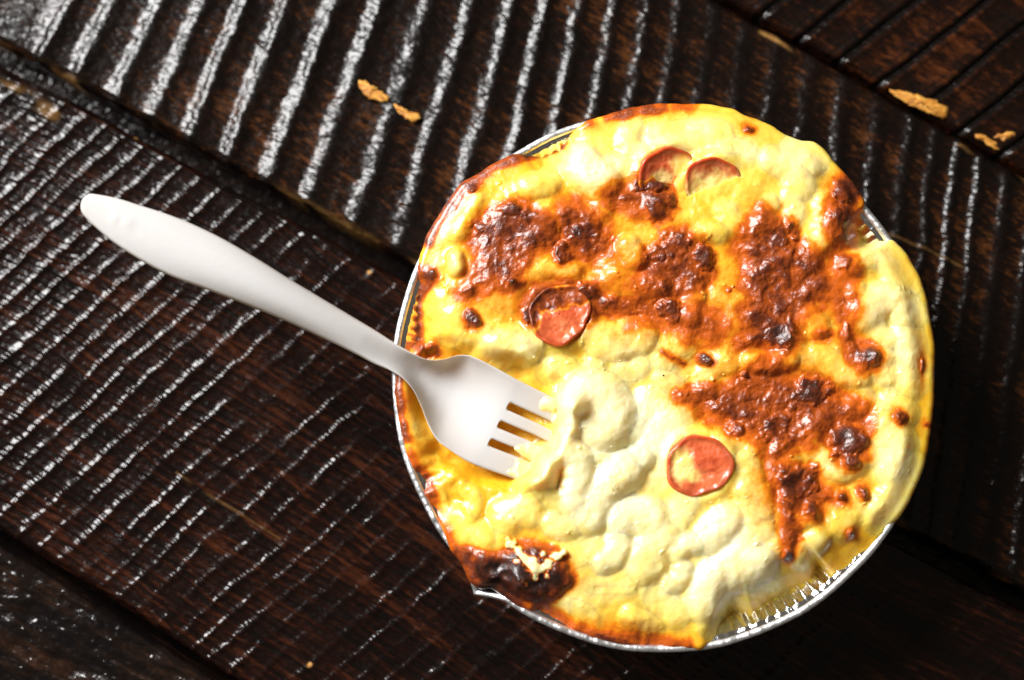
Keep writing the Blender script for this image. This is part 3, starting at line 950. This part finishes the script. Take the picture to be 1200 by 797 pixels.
Zf = Zf + 0.0018 * dollop_field(PX, PY) * sstep(0, 0.003, EDGE)
YE = np.clip(YE, 0, 1) + 0.22 * sstep(0.0007, -0.0001, BUMPS) * (BR < 0.3)  # extra yellow painted into the creases between pasta, standing in for warm shade
YE = np.clip(YE, 0, 1)

# lip rings round the edge
lips = []
for a in (20, 42, 65, 90, 115, 140, 160):
    a = math.radians(a)
    r = R_in + lip * math.sin(a)
    z = Zf[-1] - lip * (1 - math.cos(a)) * (1 + 0.35 * over)
    lips.append((r * np.cos(tf), r * np.sin(tf), z))
r = R_in - 0.0022
lips.append((r * np.cos(tf), r * np.sin(tf), Zf[-1] - lip * 2.2 - 0.0010))
FX = np.concatenate([X] + [l[0][None] for l in lips])
FY = np.concatenate([Y] + [l[1][None] for l in lips])
FZ = np.concatenate([Zf] + [l[2][None] for l in lips])
ext = lambda A: np.concatenate([A] + [A[-1:]] * len(lips))
FB, FYE, FID = ext(BR), ext(YE), ext(ID)
verts = np.stack([FX, FY, FZ], -1).reshape(-1, 3)
faces = grid_faces(len(FX), NT_, True)[:, ::-1].copy()
# vertex normals of the whole surface, so that the split pieces meet without a seam
p = verts[faces]
fn = np.cross(p[:, 2] - p[:, 0], p[:, 3] - p[:, 1])
if fn[:, 2].mean() < 0:
    faces = faces[:, ::-1].copy()
    fn = -fn
vn = np.zeros_like(verts)
for k in range(4):
    np.add.at(vn, faces[:, k], fn)
vn /= np.linalg.norm(vn, axis=1, keepdims=True) + 1e-20
fid = FID.reshape(-1)[faces]
fbr = FB.reshape(-1)[faces].mean(1)
face_id = np.where((fbr > 0.34), fid[:, 0], -1)


def split(name, sel, parent):
    f = faces[sel]
    used, inv = np.unique(f, return_inverse=True)
    return mesh_obj(name, verts[used], inv.reshape(f.shape), MAT_CHEESE, parent, True,
                    {"brown": FB.reshape(-1)[used], "yellow": FYE.reshape(-1)[used]}, vn[used])


fpid = ext(PID).reshape(-1)[faces][:, 0]
fpid[face_id >= 0] = -1
split("cheese_sauce", (face_id < 0) & (fpid < 0), bake)
for k in range(len(PASTA)):
    if (fpid == k).sum() > 40:
        split("macaroni", fpid == k, bake)
for k in range(len(POLYS)):
    if (face_id == k).sum() > 60:
        o = split("browned_crust", face_id == k, bake)
        if k == len(POLYS) - 1:
            o["label"] = "black burnt crust spilling over the folded rim"


# ------------------------------------------------------------------ sausage slices
for n, s in enumerate(SLICES):
    R = s['r']
    prof = [(0.02, 0.00), (0.15, 0.0), (0.3, 0.0), (0.45, 0.0), (0.6, 0.0), (0.72, 0.0), (0.82, 0.0001), (0.88, 0.0003), (0.93, 0.00050), (0.97, 0.0005), (1.0, 0.0002), (1.02, -0.0004), (1.02, -0.0014), (1.01, -0.0028), (0.96, -0.0036), (0.8, -0.0038), (0.02, -0.0038)]
    pq = np.r_[0, np.cumsum(np.hypot(np.diff([p[0] for p in prof]) * R, np.diff([p[1] for p in prof])))]
    qq = np.concatenate([np.linspace(0, pq[10], 34), np.linspace(pq[10], pq[-1], 14)[1:]])
    prof = [(float(np.interp(t, pq, [p[0] for p in prof])), float(np.interp(t, pq, [p[1] for p in prof]))) for t in qq]
    m = 110
    a = np.arange(m) * 2 * np.pi / m
    vs = []
    skin = []
    for k, (q, z) in enumerate(prof):
        rr = R * q * (1 + 0.07 * np.sin(2 * a + n) + 0.04 * np.sin(3 * a + 2 * n) + 0.02 * np.sin(7 * a + n))
        x, y = rr * np.cos(a), rr * np.sin(a)
        amp = 0.0007 * (1 if k < 32 else 0.2) * min(1, q * 3)
        zz = z + amp * fbm(x * 330 + n * 9, y * 330, 4, 501 + n) + 0.0004 * np.exp(-(rr / (R * 0.35))**2)
        zz = zz - s['tilt'][0] * x - s['tilt'][1] * y
        vs.append(np.stack([x, y, zz], -1))
        skin.append(np.full(m, float(np.clip((q - 0.80) / 0.15, 0, 1)) * 1.6 if k < 34 else 1.6))
    V = np.concatenate(vs)
    skin = np.concatenate(skin)
    px, py = proj(V[:, 0] + s['c'][0], V[:, 1] + s['c'][1], V[:, 2] + s['z0'])
    br, sc = np.zeros(len(V)), np.zeros(len(V))
    nz = fbm(px / 8, py / 8, 3, 511 + n)
    for cx, cy, rx, ry, v in s['brown']:
        br = np.maximum(br, v * sstep(1.25, 0.7, np.hypot((px - cx) / rx, (py - cy) / ry) + 0.3 * nz))
    for cx, cy, rx, ry, v in s['sauce']:
        sc = np.maximum(sc, v * sstep(1.3, 0.6, np.hypot((px - cx) / rx, (py - cy) / ry) + 0.22 * nz))
    F = grid_faces(len(prof), m, True)
    k_split = 29 * m                                        # face of the slice / casing round it
    root = empty("sausage_slice", (s['c'][0], s['c'][1], s['z0']))
    tag(root, s['lab'], "sausage slice", "sausage slices in the bake")
    for nm, sel in (("cut_face", F.min(1) < k_split), ("casing", F.min(1) >= k_split)):
        f = F[sel]
        used, inv = np.unique(f, return_inverse=True)
        mesh_obj(nm, V[used], inv.reshape(f.shape), MAT_SAUSAGE, root, True,
                 {"brown": br[used], "yellow": np.full(len(used), 0.35), "sauce": sc[used], "skin": skin[used]})

# ------------------------------------------------------------------ plastic fork
fork = empty("plastic_fork", tuple(unproj(470, 420, H + 0.002)))
tag(fork, "white disposable plastic fork resting on the rim, its tines in the sauce", "fork")
UP = [(112, 227), (130, 230), (164, 240), (200.5, 252), (250.7, 274), (300, 302), (340, 327), (380, 351), (420, 375), (440, 387), (466.3, 404), (484.8, 414.2), (500.6, 420.8), (519, 420.8), (534.8, 416.4), (548, 415.8), (558.5, 419.5), (579.6, 430), (608.6, 445.9), (645.5, 464)]
LO = [(100, 255), (120, 274), (160, 302), (200.5, 323.5), (240.6, 338.5), (300, 361.6), (340, 378.5), (380, 397), (420, 416.5), (440, 427), (455.8, 433.5), (471.6, 443.2), (483.5, 456.4), (492.7, 474.8), (501.9, 498.5), (511, 514.4), (527, 527.5), (550.6, 542), (577, 552.5), (592.8, 557.8), (619, 566.5)]
fa, fb = 0.889, 0.458
A_ = lambda P: np.array([fa * x + fb * y for x, y in P])
B_ = lambda P: np.array([-fb * x + fa * y for x, y in P])


def edge_fn(P):
    a, b = A_(P), B_(P)
    o = np.argsort(a)
    a, b = a[o], b[o]
    k = np.r_[True, np.diff(a) > 0.6]
    return a[k], b[k]


ua, ub = edge_fn(UP)
la, lb = edge_fn(LO)
ua, ub = np.r_[192.5, 193.2, 195, 198.5, ua], np.r_[163.5, 159.5, 155.5, 152.4, ub]
la, lb = np.r_[192.5, 193.2, 195.3, 199.5, la], np.r_[166.0, 169.5, 174.0, 178.3, lb]
A0, A_SLOT, A_END = 192.5, 746.0, 862.0
fz_a = [190, 300, 420, 540, 580, 610, 640, 670, 700, 746, 800, 862]
fz_z = np.array([51.0, 49.8, 47.6, 43.0, 41.2, 39.8, 37.7, 36.3, 36.2, 36.8, 35.2, 31.0]) * 1e-3
conc_a = [190, 230, 560, 600, 640, 680, 720, 746, 800, 862]
conc_z = np.array([0.2, 0.0, -0.1, 1.8, 5.2, 6.0, 3.6, 1.8, 0.6, 0.3]) * 1e-3


def fork_edges_all(a):
    u, l = spline(ua, ub, a), spline(la, lb, a)
    ue, le = 117.0, 224.0
    u = np.where(a > 748, np.interp(a, [748, 790], [float(spline(ua, ub, np.array([748.0]))[0]), ue]), u)
    l = np.where(a > 790, np.interp(a, [790, 800], [np.interp(790, la, lb), np.interp(790, la, lb)]), l)
    return u, l


def fork_strip(name, avals, vlo, vhi, mat, cap0, cap1, m=26, e0=None, e1=None, cut=None):
    """solid strip of the fork between station values; vlo/vhi are position across (0..1)"""
    avals = np.asarray(avals, float)
    u, l = fork_edges_all(avals)
    z = spline(fz_a, fz_z, avals)
    cz = spline(conc_a, conc_z, avals)
    rows = []
    thick = np.interp(avals, [190, 215, 420, 600, 700, 862], [1.2, 2.2, 2.6, 2.2, 1.5, 1.2]) * 1e-3
    v = 0.5 - 0.5 * np.cos(np.linspace(0, np.pi, m))
    for i, a in enumerate(avals):
        lo, hi = vlo[i], vhi[i]
        vv = lo + (hi - lo) * v
        b = u[i] + (l[i] - u[i]) * vv
        x, y = fa * a - fb * b, fb * a + fa * b
        s = 2 * vv - 1
        zt = z[i] + cz[i] * (np.abs(s)**2.2 - 0.45)
        # moulded edge: the handle's face is slightly crowned
        crown = np.interp(a, [190, 300, 560, 640], [0.0010, 0.0011, 0.0010, 0.0]) * (1 - np.abs(s)**2.5)
        zt = zt + crown
        em = np.exp(-((a - 252) / 7)**2 - ((vv - 0.45) / 0.16)**2) + np.exp(-((a - 237) / 5)**2 - ((vv - 0.5) / 0.15)**2)
        zt = zt + 0.00016 * em * (a < 300)
        wid = (l[i] - u[i]) * (hi - lo) * MPP + 1e-6          # rounded edges, 0.7 mm
        q0, q1 = np.clip(v * wid / 0.0007, 0, 1), np.clip((1 - v) * wid / 0.0007, 0, 1)
        k0, k1 = (1 if e0 is None else e0[i]), (1 if e1 is None else e1[i])
        rd = 1 - (1 - np.sqrt(1 - (1 - q0)**2)) * k0 - (1 - np.sqrt(1 - (1 - q1)**2)) * k1
        p_top = unproj(x, y, zt)
        top = p_top.copy()
        top[:, 2] -= (1 - rd) * thick[i] * 0.5
        bot = p_top[1:-1][::-1].copy()
        bot[:, 2] -= (0.5 + 0.5 * rd[1:-1][::-1]) * thick[i]
        rows.append(np.concatenate([top, bot]))
    nrow = len(rows[0])
    V = np.concatenate(rows)
    F = [tuple(q) for q in grid_faces(len(rows), nrow, True)]
    for cap, k in ((cap0, 0), (cap1, len(rows) - 1)):
        if cap:                                              # flat cap with vertices of its own
            n0 = len(V)
            V = np.concatenate([V, rows[k]])
            q = list(range(n0, n0 + nrow))
            F.append(tuple(q if k == 0 else q[::-1]))
    org = np.array(fork.location)
    if cut is None:
        return mesh_obj(name, V - org, F, mat, fork)
    # two parts that share the normals along their joint
    quads = np.array([f for f in F if len(f) == 4])
    p = V[quads]
    fn = np.cross(p[:, 2] - p[:, 0], p[:, 3] - p[:, 1])
    vn = np.zeros_like(V)
    for k in range(4):
        np.add.at(vn, quads[:, k], fn)
    vn /= np.linalg.norm(vn, axis=1, keepdims=True) + 1e-20
    nq = len(rows) * nrow
    for nm, first in ((name[0], True), (name[1], False)):
        fs = [f for f in F if (max(f) < nq and (min(f) // nrow < cut) == first) or (max(f) >= nq and (min(f) < nq + nrow) == first)]
        used = sorted({i for f in fs for i in f})
        idx = {u: k for k, u in enumerate(used)}
        nn = vn[used].copy()
        for k, u in enumerate(used):
            if u >= nq:
                nn[k] = (-fa, fb, 0) if first else (fa, -fb, 0)
        mesh_obj(nm, V[used] - org, [tuple(idx[i] for i in f) for f in fs], mat, fork, True, None, nn)


A_NECK = 560.0
a_handle = np.concatenate([A0 + np.array([0.0, 0.3, 0.8, 1.7, 2.8, 4.0, 5.5]), np.linspace(A0 + 7, A_NECK, 110)])
av = np.concatenate([a_handle, np.linspace(A_NECK, A_SLOT, 70)[1:]])
one = np.ones(len(av))
fork_strip(("handle", "bowl"), av, 0 * one, one, MAT_PLASTIC, True, True, 44, cut=len(a_handle) - 1)
# four tines; the slots between them have round ends
u_s, l_s = fork_edges_all(np.array([760.0]))
vpx = lambda b: (b - u_s[0]) / (l_s[0] - u_s[0])
slots = [149.5, 173.0, 196.5]
half = 4.4
ds = np.concatenate([[0.0, 0.25, 0.7, 1.4, 2.4, 3.4, 4.4], np.linspace(7, A_END - A_SLOT, 34)])
av = A_SLOT + ds
wslot = half * np.sqrt(np.clip(1 - (1 - np.clip(ds / half, 0, 1))**2, 0, 1))
tip = np.clip((A_END - av) / 26.0, 0.04, 1)**0.7
bounds = [None] + slots + [None]
for k in range(4):
    lo = np.zeros(len(av)) if k == 0 else np.array([vpx(slots[k - 1] + w) for w in wslot])
    hi = np.ones(len(av)) if k == 3 else np.array([vpx(slots[k] - w) for w in wslot])
    mid = 0.5 * (lo + hi)
    fork_strip("tine", av, mid + (lo - mid) * tip, mid + (hi - mid) * tip, MAT_PLASTIC, False, True, 16,
               None if k == 0 else wslot / half, None if k == 3 else wslot / half)

# sauce clinging to the ends of the tines
sa = np.linspace(770.0, 822.0, 120)
sv = np.linspace(0.01, 0.99, 140)
SA, SV = np.meshgrid(sa, sv, indexing='ij')
su, sl = fork_edges_all(sa)
SB = su[:, None] + (sl - su)[:, None] * SV
film = 1.3 * sstep(784, 812, SA + 30 * fbm(SA / 22, SB / 22, 2, 601)) - 0.30
edge_fall = np.minimum(SV, 1 - SV)
film = film - 0.5 * sstep(0.05, 0.0, edge_fall)
for sb in slots:                                          # the slots stay open near their roots
    film = film - 1.2 * np.exp(-((SB - sb) / 4.5)**2) * sstep(822, 796, SA)
film = np.minimum(film, 0.9)
sz = spline(fz_a, fz_z, sa)[:, None] + spline(conc_a, conc_z, sa)[:, None] * (np.abs(2 * SV - 1)**2.2 - 0.45) + np.clip(film, -0.1, 1) * 0.0015
SP = unproj(fa * SA - fb * SB, fb * SA + fa * SB, sz).reshape(-1, 3)
SF = grid_faces(len(sa), len(sv))
ff = film.reshape(-1)
SF = SF[ff[SF].max(1) > -0.04]
used, inv = np.unique(SF, return_inverse=True)
smear = mesh_obj("sauce_smear", SP[used] - np.array(fork.location), inv.reshape(SF.shape)[:, ::-1].copy(), MAT_CHEESE, fork, True,
                 {"brown": np.zeros(len(used)), "yellow": np.full(len(used), 0.16)})
smear["label"] = "cream sauce clinging to the tines"
